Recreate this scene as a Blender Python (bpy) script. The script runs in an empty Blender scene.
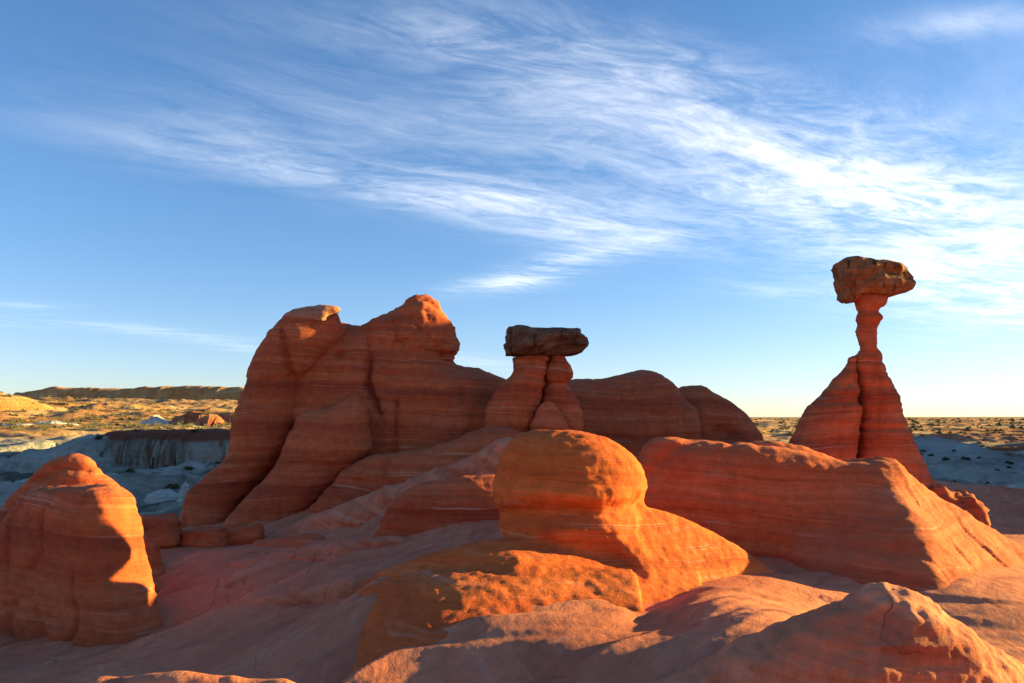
import bpy, math, random
import numpy as np
from mathutils import Vector
R = math.radians
random.seed(7)
S = bpy.context.scene
COL = S.collection

# ------------------------------------------------------------------ camera, sky, sun, exposure
F, HZ, CAMZ = 740.0, 420.0, 1.6            # focal length in pixels, horizon row, eye height
SUN_EL, SUN_AZ = 8.0, 14.0                 # azimuth counted from +X towards +Y
cam = bpy.data.cameras.new('camera'); camo = bpy.data.objects.new('camera', cam); COL.objects.link(camo)
camo.location = (0, 0, CAMZ); camo.rotation_euler = (R(90), 0, 0)
cam.sensor_width = 36; cam.lens = F/1024*36; cam.shift_y = (HZ-341.5)/1024
cam.clip_start = 0.05; cam.clip_end = 60000
S.camera = camo
sun = bpy.data.lights.new('sun', 'SUN'); suno = bpy.data.objects.new('sun', sun); COL.objects.link(suno)
sun.energy = 5.0; sun.angle = R(0.5); sun.color = (1.0, 0.75, 0.23)
sd = Vector((math.cos(R(SUN_EL))*math.cos(R(SUN_AZ)), math.cos(R(SUN_EL))*math.sin(R(SUN_AZ)), math.sin(R(SUN_EL))))
suno.rotation_euler = sd.to_track_quat('Z', 'Y').to_euler(); suno.location = (30, 10, 20)
S.view_settings.view_transform = 'Standard'; S.view_settings.look = 'None'
S.view_settings.exposure = 1.95; S.view_settings.gamma = 1.0; S.view_settings.use_curve_mapping = False
S.render.engine = 'CYCLES'
S.cycles.use_denoising = True; S.cycles.max_bounces = 6; S.cycles.diffuse_bounces = 4

class NT:                                   # small helper for writing node trees
    def __init__(s, nt): s.t = nt; s.n = nt.nodes; s.l = nt.links
    def put(s, sock, v):
        if v is None: return
        if hasattr(v, 'is_output'): s.l.new(v, sock)
        else: sock.default_value = v
    def m(s, op, a, b=None, c=None, clamp=False):
        n = s.n.new('ShaderNodeMath'); n.operation = op; n.use_clamp = clamp
        for i, v in enumerate((a, b, c)): s.put(n.inputs[i], v)
        return n.outputs[0]
    def comb(s, x, y, z):
        n = s.n.new('ShaderNodeCombineXYZ')
        for i, v in enumerate((x, y, z)): s.put(n.inputs[i], v)
        return n.outputs[0]
    def sep(s, v):
        n = s.n.new('ShaderNodeSeparateXYZ'); s.put(n.inputs[0], v); return n.outputs
    def noise(s, vec=None, scale=1., detail=3., rough=.5, w=None, dist=0., lac=2.):
        n = s.n.new('ShaderNodeTexNoise')
        if w is not None:
            n.noise_dimensions = '1D'; s.put(n.inputs['W'], w)
        else: s.put(n.inputs['Vector'], vec)
        s.put(n.inputs['Scale'], scale); n.inputs['Detail'].default_value = detail
        n.inputs['Roughness'].default_value = rough; n.inputs['Lacunarity'].default_value = lac
        s.put(n.inputs['Distortion'], dist)
        return n.outputs[0]
    def sm(s, v, a, b, lo=0., hi=1.):
        n = s.n.new('ShaderNodeMapRange'); n.interpolation_type = 'SMOOTHSTEP'
        for i, q in enumerate((v, a, b, lo, hi)): s.put(n.inputs[i], q)
        return n.outputs[0]
    def mix(s, f, a, b, blend='MIX'):
        n = s.n.new('ShaderNodeMix'); n.data_type = 'RGBA'; n.blend_type = blend
        s.put(n.inputs[0], f)
        for i, v in ((6, a), (7, b)):
            s.put(n.inputs[i], v if hasattr(v, 'is_output') else tuple(v)+(1.,) if len(v) == 3 else v)
        return n.outputs[2]
    def ramp(s, f, stops):
        n = s.n.new('ShaderNodeValToRGB'); e = n.color_ramp.elements
        while len(e) < len(stops): e.new(0.5)
        for q, (p, c) in zip(e, stops): q.position = p; q.color = tuple(c)+(1.,)
        s.put(n.inputs[0], f); return n.outputs[0]

W = bpy.data.worlds.new('World'); S.world = W; W.use_nodes = True
wn = NT(W.node_tree); wn.n.clear()
sky = wn.n.new('ShaderNodeTexSky'); sky.sky_type = 'NISHITA'; sky.sun_disc = False
sky.sun_elevation = R(SUN_EL); sky.sun_rotation = R(90-SUN_AZ)
sky.altitude = 1500; sky.air_density = 1.0; sky.dust_density = 0.4; sky.ozone_density = 2.2
geo = wn.n.new('ShaderNodeTexCoord'); gx, gy, gz = wn.sep(geo.outputs['Generated'])
def cirrus():
    m = wn.m
    z = m('MAXIMUM', gz, 0.03)
    cx, cy = m('DIVIDE', gx, z), m('DIVIDE', gy, z)          # a flat layer of cloud far overhead
    gyy = m('MAXIMUM', gy, 0.05)
    az, el = m('DIVIDE', gx, gyy), m('DIVIDE', gz, gyy)      # bearing and height of the sky direction
    wv = wn.noise(wn.comb(cx, cy, 0.), 0.55, 2., .5)
    wob = m('SUBTRACT', wv, 0.5)
    a = 0.50
    u = m('ADD', m('MULTIPLY', cx, math.cos(a)), m('MULTIPLY', cy, math.sin(a)))
    v = m('ADD', m('MULTIPLY', cx, -math.sin(a)), m('MULTIPLY', cy, math.cos(a)))
    v = m('ADD', v, m('MULTIPLY', wob, .55))
    st1 = wn.noise(wn.comb(m('MULTIPLY', u, .75), m('MULTIPLY', v, 2.2), 3.1), 1.0, 10., .66, dist=.5)
    st2 = wn.noise(wn.comb(m('MULTIPLY', u, 3.4), m('MULTIPLY', v, 7.5), 9.7), 1.0, 8., .7, dist=.9)
    pat = wn.noise(wn.comb(cx, cy, 4.), .8, 4., .55)
    str_ = m('ADD', m('MULTIPLY', st1, .62), m('MULTIPLY', st2, .38))
    def P(px, py): return ((px-512)/F, (HZ-py)/F)
    def blob(px, py, rx, ry, ang, amp):                       # an oval patch of thicker cloud
        x0, y0 = P(px, py); c, s_ = math.cos(R(ang)), math.sin(R(ang))
        dx, dy = m('SUBTRACT', az, x0), m('SUBTRACT', el, y0)
        p = m('DIVIDE', m('ADD', m('MULTIPLY', dx, c), m('MULTIPLY', dy, s_)), rx/F)
        q = m('DIVIDE', m('SUBTRACT', m('MULTIPLY', dy, c), m('MULTIPLY', dx, s_)), ry/F)
        d = m('ADD', m('MULTIPLY', p, p), m('MULTIPLY', q, q))
        return m('MULTIPLY', m('EXPONENT', m('MULTIPLY', d, -1.)), amp)
    blobs = [(400, 188, 230, 20, -10, .85), (545, 215, 90, 26, -14, .5), (700, 75, 260, 30, -16, .62), (480, 40, 200, 22, -6, .42),
             (760, 165, 240, 62, -20, .75), (640, 120, 220, 60, -12, .36), (960, 230, 170, 70, -22, 1.1), (1000, 300, 150, 30, -8, .75), (880, 200, 130, 50, -20, .35),
             (565, 264, 85, 12, 13, 1.15), (520, 282, 60, 8, 5, .6), (150, 331, 75, 6, -7, .62), (30, 305, 40, 4, -2, .5), (30, 322, 70, 6, -4, .32), (240, 345, 40, 8, -10, .3),
             (960, 24, 110, 16, 6, .55), (330, 130, 200, 36, -6, .26), (600, 205, 200, 40, -10, .35), (470, 362, 60, 7, -6, .5), (760, 290, 40, 6, -4, .4),
             (250, 110, 260, 70, 0, .12), (1100, 200, 200, 160, 0, .4)]
    tot = None
    for b in blobs:
        k = blob(*b); tot = k if tot is None else m('ADD', tot, k)
    tot = m('MULTIPLY', tot, m('ADD', m('MULTIPLY', pat, .9), .55))
    dens = m('MULTIPLY', tot, wn.sm(str_, .36, .70))
    dens = m('ADD', m('MULTIPLY', dens, .66), m('MULTIPLY', wn.sm(tot, .45, 1.5), .06))
    dens = m('MULTIPLY', dens, wn.sm(gy, .05, .3))
    return wn.m('MULTIPLY', wn.m('MINIMUM', dens, 1.), .92)
dens = cirrus()
hsv = wn.n.new('ShaderNodeHueSaturation'); hsv.inputs['Saturation'].default_value = 1.14
wn.l.new(sky.outputs[0], hsv.inputs['Color'])
def vm(op, a, b):
    n = wn.n.new('ShaderNodeVectorMath'); n.operation = op
    for i, v in enumerate((a, b)): wn.put(n.inputs[i], v)
    return n.outputs[0]
soft = vm('DIVIDE', vm('MULTIPLY', hsv.outputs[0], (.97, .96, 1.07)), vm('ADD', vm('MULTIPLY', hsv.outputs[0], (.095, .088, .064)), (1., 1., 1.)))   # soft clip and slight blue tint: a less glaring horizon
skyc = wn.mix(dens, soft, (4.5, 4.6, 4.85))
bg = wn.n.new('ShaderNodeBackground'); wn.l.new(skyc, bg.inputs[0]); bg.inputs[1].default_value = 0.082
wo = wn.n.new('ShaderNodeOutputWorld'); wn.l.new(bg.outputs[0], wo.inputs[0])

# ------------------------------------------------------------------ materials
def new_mat(name, rough=.9):
    m = bpy.data.materials.new(name); m.use_nodes = True
    n = NT(m.node_tree); b = n.n['Principled BSDF']; b.inputs['Roughness'].default_value = rough
    b.inputs['Specular IOR Level'].default_value = .15
    return m, n, b

def sandstone(name, dark, mid, light, dust, dust_amt=.5, lines=.7, tilt=(.02, .01), warp=.22, bump=.5, seed=0., band=1.0, fine=.6, stain=.6, deep=.45, joints=0., red=(.30, .035, .012)):
    m, n, b = new_mat(name)
    g = n.n.new('ShaderNodeNewGeometry'); pos = g.outputs['Position']; x, y, z = n.sep(pos)
    nx, ny, nz = n.sep(g.outputs['Normal'])
    w1 = n.m('SUBTRACT', n.noise(pos, .35, 2., .5), .5)
    w2 = n.m('SUBTRACT', n.noise(pos, 1.7, 3., .5), .5)
    zc = n.m('ADD', z, n.m('ADD', n.m('MULTIPLY', w1, warp*2.2), n.m('MULTIPLY', w2, warp*.35)))
    zc = n.m('ADD', zc, n.m('ADD', n.m('MULTIPLY', x, tilt[0]), n.m('MULTIPLY', y, tilt[1])))
    zc = n.m('ADD', zc, seed)
    broad = n.noise(w=zc, scale=1.6*band, detail=5., rough=.62)
    col = n.ramp(broad, [(.30, dark), (.47, mid), (.60, light), (.74, mid)])
    big = n.noise(pos, .8, 4., .6)
    col = n.mix(n.m('MULTIPLY', n.sm(big, .48, .75), deep), col, dark)
    fb = n.noise(n.comb(n.m('MULTIPLY', x, .35), n.m('MULTIPLY', y, .35), n.m('MULTIPLY', zc, 11.)), 1., 6., .7)
    col = n.mix(1., col, n.ramp(fb, [(.28, (.74, .72, .70)), (.5, (.99, .99, .99)), (.72, (1.16, 1.14, 1.12))]), 'MULTIPLY')
    fb2 = n.noise(n.comb(n.m('MULTIPLY', x, 1.1), n.m('MULTIPLY', y, 1.1), n.m('MULTIPLY', zc, 42.)), 1., 5., .7)
    col = n.mix(fine, col, n.ramp(fb2, [(.30, (.72, .70, .68)), (.55, (1., 1., 1.)), (.75, (1.16, 1.16, 1.16))]), 'MULTIPLY')
    # thin pale beds, broken along their length
    l1 = n.noise(w=zc, scale=5.2, detail=2., rough=.6)
    lm = n.m('SUBTRACT', 1., n.sm(n.m('ABSOLUTE', n.m('SUBTRACT', l1, .52)), .004, .022))
    l2 = n.noise(w=n.m('ADD', zc, 31.), scale=17., detail=1., rough=.5)
    lm2 = n.m('SUBTRACT', 1., n.sm(n.m('ABSOLUTE', n.m('SUBTRACT', l2, .5)), .006, .05))
    br = n.noise(n.comb(n.m('MULTIPLY', x, .9), n.m('MULTIPLY', y, .9), n.m('MULTIPLY', zc, 5.)), 1., 4., .6)
    l = n.m('ADD', n.m('MULTIPLY', n.m('MULTIPLY', lm, n.sm(br, .46, .68)), lines), n.m('MULTIPLY', n.m('MULTIPLY', lm2, n.sm(br, .60, .76)), lines*.4))
    col = n.mix(n.m('MINIMUM', l, 1.), col, (.66, .42, .30))
    if joints:
        jn = n.noise(n.comb(n.m('MULTIPLY', x, .8), n.m('MULTIPLY', y, .55), z), .9, 3., .5, dist=.4)
        jm = n.m('MULTIPLY', n.m('SUBTRACT', 1., n.sm(n.m('ABSOLUTE', n.m('SUBTRACT', jn, .5)), .0015, .006)), n.sm(big, .44, .58))
        col = n.mix(n.m('MULTIPLY', jm, joints), col, (.10, .028, .016))
        fl = n.noise(n.comb(n.m('ADD', n.m('MULTIPLY', x, .83), n.m('MULTIPLY', y, -.56)), n.m('MULTIPLY', n.m('ADD', n.m('MULTIPLY', x, .56), n.m('MULTIPLY', y, .83)), .14), w1), 6.5, 6., .66, dist=.35)
        col = n.mix(1., col, n.ramp(fl, [(.32, (.66, .60, .56)), (.5, (1., 1., 1.)), (.7, (1.16, 1.14, 1.12))]), 'MULTIPLY')
    # mottled grain and deep red stains
    gr = n.noise(pos, 9., 6., .7)
    col = n.mix(1., col, n.ramp(gr, [(.3, (.78, .76, .74)), (.55, (1., 1., 1.)), (.75, (1.15, 1.15, 1.15))]), 'MULTIPLY')
    stn = n.noise(n.comb(n.m('MULTIPLY', x, 1.6), n.m('MULTIPLY', y, 1.6), n.m('MULTIPLY', z, .5)), 1.2, 5., .6)
    col = n.mix(n.m('MULTIPLY', n.sm(stn, .56, .76), stain), col, red)
    # pale wind-blown dust on the flat tops
    d = n.m('MULTIPLY', n.sm(n.m('ADD', nz, n.m('MULTIPLY', n.m('SUBTRACT', big, .5), .5)), .1 if joints else .55, .9 if joints else .95), dust_amt)
    col = n.mix(d, col, n.mix(n.noise(pos, 3., 5., .65), dust, mid))
    n.l.new(col, b.inputs['Base Color'])
    h = n.m('ADD', n.m('MULTIPLY', fb, .030), n.m('ADD', n.m('MULTIPLY', fb2, .012), n.m('MULTIPLY', n.noise(pos, 14., 7., .68), .034)))
    h = n.m('ADD', h, n.m('MULTIPLY', n.noise(pos, 60., 4., .7), .006))
    bp = n.n.new('ShaderNodeBump'); bp.inputs['Strength'].default_value = bump; bp.inputs['Distance'].default_value = 1.
    n.l.new(h, bp.inputs['Height']); n.l.new(bp.outputs[0], b.inputs['Normal'])
    return m

ROCK = sandstone('red_sandstone', (.33, .060, .024), (.50, .104, .036), (.58, .145, .052), (.54, .17, .09), .35, .42, seed=3.)
ROCKL = sandstone('orange_sandstone', (.50, .078, .018), (.66, .130, .026), (.70, .165, .038), (.62, .19, .07), .12, .35, seed=11., tilt=(.05, .03), warp=.35)
GROUND = sandstone('slickrock', (.46, .105, .046), (.60, .175, .082), (.66, .24, .125), (.66, .27, .155), .42, .40, stain=0., deep=.15, joints=.8, tilt=(.30, -.22), warp=.42, bump=.55, seed=7., band=1.5, red=(.44, .10, .05))
ROCKM = sandstone('whaleback_sandstone', (.40, .066, .026), (.56, .110, .036), (.62, .15, .055), (.58, .20, .10), .3, .40, bump=.6, seed=5., tilt=(.03, .02))

def caprock_mat(name, a, bcol, c):
    m, n, b = new_mat(name)
    g = n.n.new('ShaderNodeNewGeometry'); pos = g.outputs['Position']; x, y, z = n.sep(pos)
    nz = n.sep(g.outputs['Normal'])[2]
    f = n.noise(pos, 4., 8., .7, dist=.6)
    col = n.ramp(f, [(.3, a), (.5, bcol), (.68, c)])
    v = n.noise(n.comb(n.m('MULTIPLY', x, 5.), n.m('MULTIPLY', y, 5.), n.m('MULTIPLY', z, 1.2)), 1.6, 5., .6)
    col = n.mix(n.m('MULTIPLY', n.sm(v, .52, .66), .75), col, (.035, .018, .012))
    sp = n.noise(pos, 16., 5., .7)
    col = n.mix(n.m('MULTIPLY', n.sm(sp, .58, .7), .6), col, (.045, .032, .022))
    n.l.new(col, b.inputs['Base Color'])
    h = n.m('ADD', n.m('MULTIPLY', f, .10), n.m('MULTIPLY', n.noise(pos, 22., 7., .7), .05))
    bp = n.n.new('ShaderNodeBump'); bp.inputs['Strength'].default_value = .9; bp.inputs['Distance'].default_value = 1.
    n.l.new(h, bp.inputs['Height']); n.l.new(bp.outputs[0], b.inputs['Normal'])
    return m
CAPM = caprock_mat('brown_conglomerate', (.11, .048, .026), (.20, .105, .060), (.30, .19, .12))
CAPO = caprock_mat('orange_conglomerate', (.20, .065, .022), (.36, .14, .048), (.44, .23, .10))
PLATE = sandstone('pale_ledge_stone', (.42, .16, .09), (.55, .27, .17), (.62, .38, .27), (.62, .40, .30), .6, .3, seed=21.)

def badland_mat(name, cols, scale=.08, streak=.6, cap=None):
    m, n, b = new_mat(name, .95)
    g = n.n.new('ShaderNodeNewGeometry'); pos = g.outputs['Position']; x, y, z = n.sep(pos); nz = n.sep(g.outputs['Normal'])[2]
    f = n.noise(pos, scale, 8., .65)
    col = n.ramp(f, [(.32, cols[0]), (.5, cols[1]), (.66, cols[2])])
    s_ = n.noise(n.comb(n.m('MULTIPLY', x, 1.), n.m('MULTIPLY', y, 1.), n.m('MULTIPLY', z, .12)), .9, 5., .6)
    col = n.mix(n.m('MULTIPLY', n.m('MULTIPLY', n.sm(s_, .46, .66), n.sm(nz, .95, .6)), streak), col, cols[3])
    be = n.noise(w=n.m('ADD', z, n.m('MULTIPLY', f, 1.5)), scale=.9, detail=4., rough=.6)
    col = n.mix(1., col, n.ramp(be, [(.35, (.78, .77, .76)), (.6, (1.08, 1.08, 1.08))]), 'MULTIPLY')
    if cap:
        col = n.mix(n.sm(n.m('ADD', z, n.m('MULTIPLY', n.noise(pos, .25, 4., .6), 1.2)), cap[0], cap[0]+.5), col, cap[1])
    n.l.new(col, b.inputs['Base Color'])
    h = n.m('ADD', n.m('MULTIPLY', s_, .6), n.m('MULTIPLY', n.noise(pos, 1.5, 6., .7), .35))
    bp = n.n.new('ShaderNodeBump'); bp.inputs['Strength'].default_value = 1.; bp.inputs['Distance'].default_value = 2.4
    n.l.new(h, bp.inputs['Height']); n.l.new(bp.outputs[0], b.inputs['Normal'])
    return m
CLAY = badland_mat('grey_clay', [(.40, .355, .285), (.54, .485, .395), (.66, .60, .50), (.25, .195, .135)])
CLIFFM = badland_mat('streaked_clay', [(.34, .26, .20), (.44, .35, .27), (.52, .44, .36), (.24, .11, .06)], streak=.9, cap=(-.55, (.26, .085, .045)))
REDM = badland_mat('red_clay', [(.34, .10, .045), (.46, .17, .075), (.58, .32, .18), (.26, .06, .03)], .12, .8)
ORANGEM = badland_mat('orange_clay', [(.46, .19, .06), (.58, .27, .09), (.66, .40, .18), (.36, .14, .05)], .05, .5)
WHITEM = badland_mat('white_clay', [(.58, .52, .44), (.68, .62, .53), (.74, .69, .60), (.46, .36, .27)], .08, .4)

def terrain_mat():
    m, n, b = new_mat('valley_soil', .95)
    g = n.n.new('ShaderNodeNewGeometry'); pos = g.outputs['Position']; x, y, z = n.sep(pos); nz = n.sep(g.outputs['Normal'])[2]
    r = n.m('SQRT', n.m('ADD', n.m('MULTIPLY', x, x), n.m('MULTIPLY', y, y)))
    lr = n.m('LOGARITHM', n.m('MAXIMUM', r, 1.), math.e)
    f1 = n.noise(pos, .10, 9., .70); f2 = n.noise(pos, .012, 8., .65); f3 = n.noise(pos, .0035, 8., .65)
    near = n.ramp(f1, [(.36, (.16, .125, .085)), (.47, (.42, .355, .265)), (.60, (.68, .60, .48))])
    soil = n.ramp(f2, [(.34, (.40, .14, .05)), (.46, (.56, .25, .09)), (.56, (.66, .38, .16)), (.66, (.76, .56, .34))])
    far = n.ramp(f3, [(.36, (.30, .14, .06)), (.5, (.44, .23, .10)), (.64, (.54, .33, .16))])
    col = n.mix(n.sm(n.m('ADD', r, n.m('MULTIPLY', f1, 80.)), 190., 300.), near, soil)
    col = n.mix(n.sm(n.m('ADD', r, n.m('MULTIPLY', f2, 400.)), 800., 1300.), col, far)
    # sage and dark desert crust in patches
    sc = n.noise(pos, .045, 9., .72); sc2 = n.noise(pos, .55, 6., .7)
    scr = n.m('MULTIPLY', n.sm(n.m('ADD', n.m('MULTIPLY', sc, .55), n.m('MULTIPLY', sc2, .45)), .53, .60), .75)
    col = n.mix(n.m('MULTIPLY', scr, n.sm(r, 20., 90.)), col, (.095, .078, .040))
    n.l.new(col, b.inputs['Base Color'])
    h = n.m('ADD', n.m('MULTIPLY', n.noise(pos, .9, 7., .7), .5), n.m('MULTIPLY', f1, 2.))
    bp = n.n.new('ShaderNodeBump'); bp.inputs['Strength'].default_value = 1.; bp.inputs['Distance'].default_value = 2.2
    n.l.new(h, bp.inputs['Height']); n.l.new(bp.outputs[0], b.inputs['Normal'])
    return m
TERR = terrain_mat()

# ------------------------------------------------------------------ noise in numpy
rng = np.random.RandomState(5)
PERM = np.tile(rng.permutation(256), 2); _g = rng.normal(size=(256, 3)); GRAD = (_g/np.linalg.norm(_g, axis=1)[:, None])
def perlin(x, y, z):
    x, y, z = np.broadcast_arrays(x, y, z)
    xi, yi, zi = [np.floor(q).astype(np.int64) for q in (x, y, z)]
    xf, yf, zf = x-xi, y-yi, z-zi
    u, v, w = [q*q*q*(q*(q*6-15)+10) for q in (xf, yf, zf)]
    out = 0.
    for dx in (0, 1):
        for dy in (0, 1):
            for dz in (0, 1):
                h = PERM[PERM[PERM[(xi+dx) & 255]+((yi+dy) & 255)]+((zi+dz) & 255)]
                gg = GRAD[h]
                d = gg[..., 0]*(xf-dx)+gg[..., 1]*(yf-dy)+gg[..., 2]*(zf-dz)
                out = out+d*(u if dx else 1-u)*(v if dy else 1-v)*(w if dz else 1-w)
    return out*1.5
def fbm(x, y, z, oct=4, gain=.5):
    a, s, o = 1., 1., 0.
    for i in range(oct):
        o = o+a*perlin(x*s+i*17.3, y*s+i*5.1, z*s-i*9.7); a *= gain; s *= 2.03
    return o
def sstep(a, b, x): t = np.clip((x-a)/(b-a), 0, 1); return t*t*(3-2*t)

# ------------------------------------------------------------------ shaping rock: rounded bodies grown from outlines, joined as one skin
def poly_sdf(px, py, P):
    d = np.full(px.shape, 1e9); ins = np.zeros(px.shape, bool)
    n = len(P)
    for i in range(n):
        ax, ay = P[i]; bx, by = P[(i+1) % n]
        ex, ey = bx-ax, by-ay; L = ex*ex+ey*ey+1e-12
        t = np.clip(((px-ax)*ex+(py-ay)*ey)/L, 0, 1)
        d = np.minimum(d, (px-ax-t*ex)**2+(py-ay-t*ey)**2)
        c = ((ay > py) != (by > py)) & (px < ex*(py-ay)/(ey if abs(ey) > 1e-12 else 1e-12)+ax)
        ins ^= c
    d = np.sqrt(d)
    return np.where(ins, d, -d)
def line_dist(px, py, P):
    d = np.full(px.shape, 1e9)
    for (ax, ay), (bx, by) in zip(P[:-1], P[1:]):
        ex, ey = bx-ax, by-ay; L = ex*ex+ey*ey+1e-12
        t = np.clip(((px-ax)*ex+(py-ay)*ey)/L, 0, 1)
        d = np.minimum(d, np.hypot(px-ax-t*ex, py-ay-t*ey))
    return d
def smooth_poly(P, it=1):                   # a soft curve through every outline point
    n = len(P); Q = []
    for i in range(n):
        a, b, c, d = [np.array(P[(i+k) % n], float) for k in (-1, 0, 1, 2)]
        L = np.linalg.norm(c-b); m1 = (c-a)*.5; m2 = (d-b)*.5
        m1 *= min(1, L*1.1/max(np.linalg.norm(m1), 1e-6)); m2 *= min(1, L*1.1/max(np.linalg.norm(m2), 1e-6))
        for t in (0, .25, .5, .75):
            h = (2*t**3-3*t*t+1)*b+(t**3-2*t*t+t)*m1+(-2*t**3+3*t*t)*c+(t**3-t*t)*m2
            Q.append(tuple(h))
    return Q
def resize(a, shp):
    r = np.linspace(0, a.shape[0]-1, shp[0]); c = np.linspace(0, a.shape[1]-1, shp[1])
    r0 = np.clip(r.astype(int), 0, a.shape[0]-2); c0 = np.clip(c.astype(int), 0, a.shape[1]-2)
    fr = (r-r0)[:, None]; fc = (c-c0)[None]
    return (a[r0][:, c0]*(1-fr)*(1-fc)+a[r0+1][:, c0]*fr*(1-fc)+a[r0][:, c0+1]*(1-fr)*fc+a[r0+1][:, c0+1]*fr*fc)

def at(px, py, Y): return Vector(((px-512)/F*Y, Y, CAMZ+(HZ-py)/F*Y))

class Lobe:
    """A rounded rock body. P is its outline seen square-on (photograph pixels, measured at distance Y); the body stands
    on a plane through px0 at Y turned by turn degrees and swells to both sides of it like a pebble (asp 1 = round)."""
    def __init__(s, P, Y, asp=1., p=.5, turn=0., px0=None, dn=0., grooves=(), pits=(), k=.1, it=1, front=1., back=1., lean=0., tmax=None):
        s.k = k; s.front, s.back = front, back
        Y = Y+dn; dn = 0.
        P = smooth_poly(P, it) if it else P
        px0 = sum(q[0] for q in P)/len(P) if px0 is None else px0
        s.x0, s.y0 = (px0-512)/F*Y, Y+dn
        s.c, s.s = math.cos(R(turn)), math.sin(R(turn)); s.lean = lean
        def uz(q):
            a = (q[0]-512)/F                                  # ray x = a*y meets the plane
            den = s.c-0. if False else (s.c - a*s.s) if False else None
            # plane points: (x0+u c, Y+u s);  x0+u c = a (Y+u s)
            u = (a*Y-s.x0)/(s.c-a*s.s)
            yy = Y+u*s.s
            return (u, CAMZ+(HZ-q[1])/F*yy)
        P = [uz(q) for q in P]; G = [([uz(q) for q in g[0]],)+tuple(g[1:]) for g in grooves]
        sc = Y/F
        pts = np.array(P); lo, hi = pts.min(0), pts.max(0); m = .06*max(hi-lo)
        s.lo, s.hi = lo-m, hi+m
        ext = s.hi-s.lo; h = None
        for res in (40, 90, 180):
            st = max(ext)/res
            nu, nz = int(ext[0]/st)+2, int(ext[1]/st)+2
            U, Z = np.meshgrid(s.lo[0]+np.arange(nu)*st, s.lo[1]+np.arange(nz)*st, indexing='ij')
            d = poly_sdf(U, Z, P); ins = d > 0
            h = np.zeros(d.shape) if h is None else resize(h, d.shape)
            h = h*ins
            for _ in range(900 if res == 40 else 250 if res == 90 else 160):
                q = np.zeros_like(h)
                q[1:-1, 1:-1] = .25*(h[2:, 1:-1]+h[:-2, 1:-1]+h[1:-1, 2:]+h[1:-1, :-2]+st*st)
                h = q*ins
        hm = h.max()
        t = asp*math.sqrt(2*hm)*(np.maximum(h, 0)/hm)**p
        if tmax: t = tmax*(1-np.exp(-t/tmax))
        for g in G:                                           # (line, width, depth) in photograph pixels
            dd = line_dist(U, Z, g[0]); t = t-(g[2]*sc)*np.exp(-(dd/(g[1]*sc))**2)*ins
        for q in pits:                                        # (px, py, radius, depth)
            c = uz(q[:2]); t = t-q[3]*sc*np.exp(-((U-c[0])**2+(Z-c[1])**2)/(q[2]*sc)**2)
        t = np.where(ins, np.maximum(t, 0.0), d)
        gu, gz = np.gradient(t, st)
        s.t, s.gr, s.st, s.T = t, np.minimum(np.hypot(gu, gz), 7.), st, max(t.max(), .01)
    def bounds(s):
        xs, ys = [], []
        for u in (s.lo[0], s.hi[0]):
            for n in (-s.T*s.front, s.T*s.back):
                xs.append(s.x0+u*s.c-n*s.s); ys.append(s.y0+u*s.s+n*s.c)
        L = abs(s.lean)*(s.hi[1]-s.lo[1])
        return np.array([min(xs), min(ys)-L, s.lo[1]]), np.array([max(xs), max(ys)+L, s.hi[1]])
    def ev(s, x, y, z):
        X, Y = np.meshgrid(x, y, indexing='ij')
        u = (X-s.x0)*s.c+(Y-s.y0)*s.s; n = -(X-s.x0)*s.s+(Y-s.y0)*s.c
        fu = np.clip((u-s.lo[0])/s.st, 0, s.t.shape[0]-1.001); fz = np.clip((z-s.lo[1])/s.st, 0, s.t.shape[1]-1.001)
        iu, iz = fu.astype(int), fz.astype(int); au = (fu-iu)[..., None].astype(np.float32); az = (fz-iz)[None, None].astype(np.float32)
        iu = iu[..., None]; iz = iz[None, None]
        def samp(a):
            a = a.astype(np.float32)
            return (a[iu, iz]*(1-au)+a[iu+1, iz]*au)*(1-az)+(a[iu, iz+1]*(1-au)+a[iu+1, iz+1]*au)*az
        t = samp(s.t); g = samp(s.gr)
        nn = n[..., None]+s.lean*(z-s.lo[1])[None, None]
        nn = np.where(nn < 0, -nn/s.front, nn/s.back)
        return ((nn-t)/np.sqrt(1+g*g)).astype(np.float32)

class Tent:
    """A sloping apron of rock: crest points (px, py, Y); the flanks fall away at slope sl (left of the crest's run) and sr (right)."""
    def __init__(s, C, sl, sr, k=.15, zb=-1., soft=.12, rough=.0):
        s.C = np.array([tuple(at(*q)) for q in C]); s.sl, s.sr, s.k, s.zb, s.soft, s.rough = sl, sr, k, zb, soft, rough
    def bounds(s):
        m = (s.C[:, 2].max()-s.zb)/min(s.sl, s.sr)
        m = min(m, 3.)
        return np.array([s.C[:, 0].min()-m, s.C[:, 1].min()-m, s.zb]), np.array([s.C[:, 0].max()+m, s.C[:, 1].max()+m, s.C[:, 2].max()+.1])
    def ev(s, x, y, z):
        X, Y = np.meshgrid(x, y, indexing='ij'); best = np.full(X.shape, -9.); 
        bd = np.full(X.shape, 1e9); H = np.full(X.shape, -9.)
        for a, b in zip(s.C[:-1], s.C[1:]):
            e = b[:2]-a[:2]; L = e@e
            t = np.clip(((X-a[0])*e[0]+(Y-a[1])*e[1])/L, 0, 1)
            dx, dy = X-a[0]-t*e[0], Y-a[1]-t*e[1]; d = np.hypot(dx, dy)
            side = e[0]*dy-e[1]*dx                            # positive on the left of the run
            w = np.clip(side/np.maximum(d, 1e-6)/math.sqrt(L)*1.2, -1, 1)*.5+.5
            sl = s.sr+(s.sl-s.sr)*w
            h = a[2]+t*(b[2]-a[2])-sl*(np.sqrt(d*d+s.soft**2)-s.soft)
            H = np.maximum(H, h)
        g = (z[None, None]-H[..., None])
        return (g/1.35).astype(np.float32)

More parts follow.
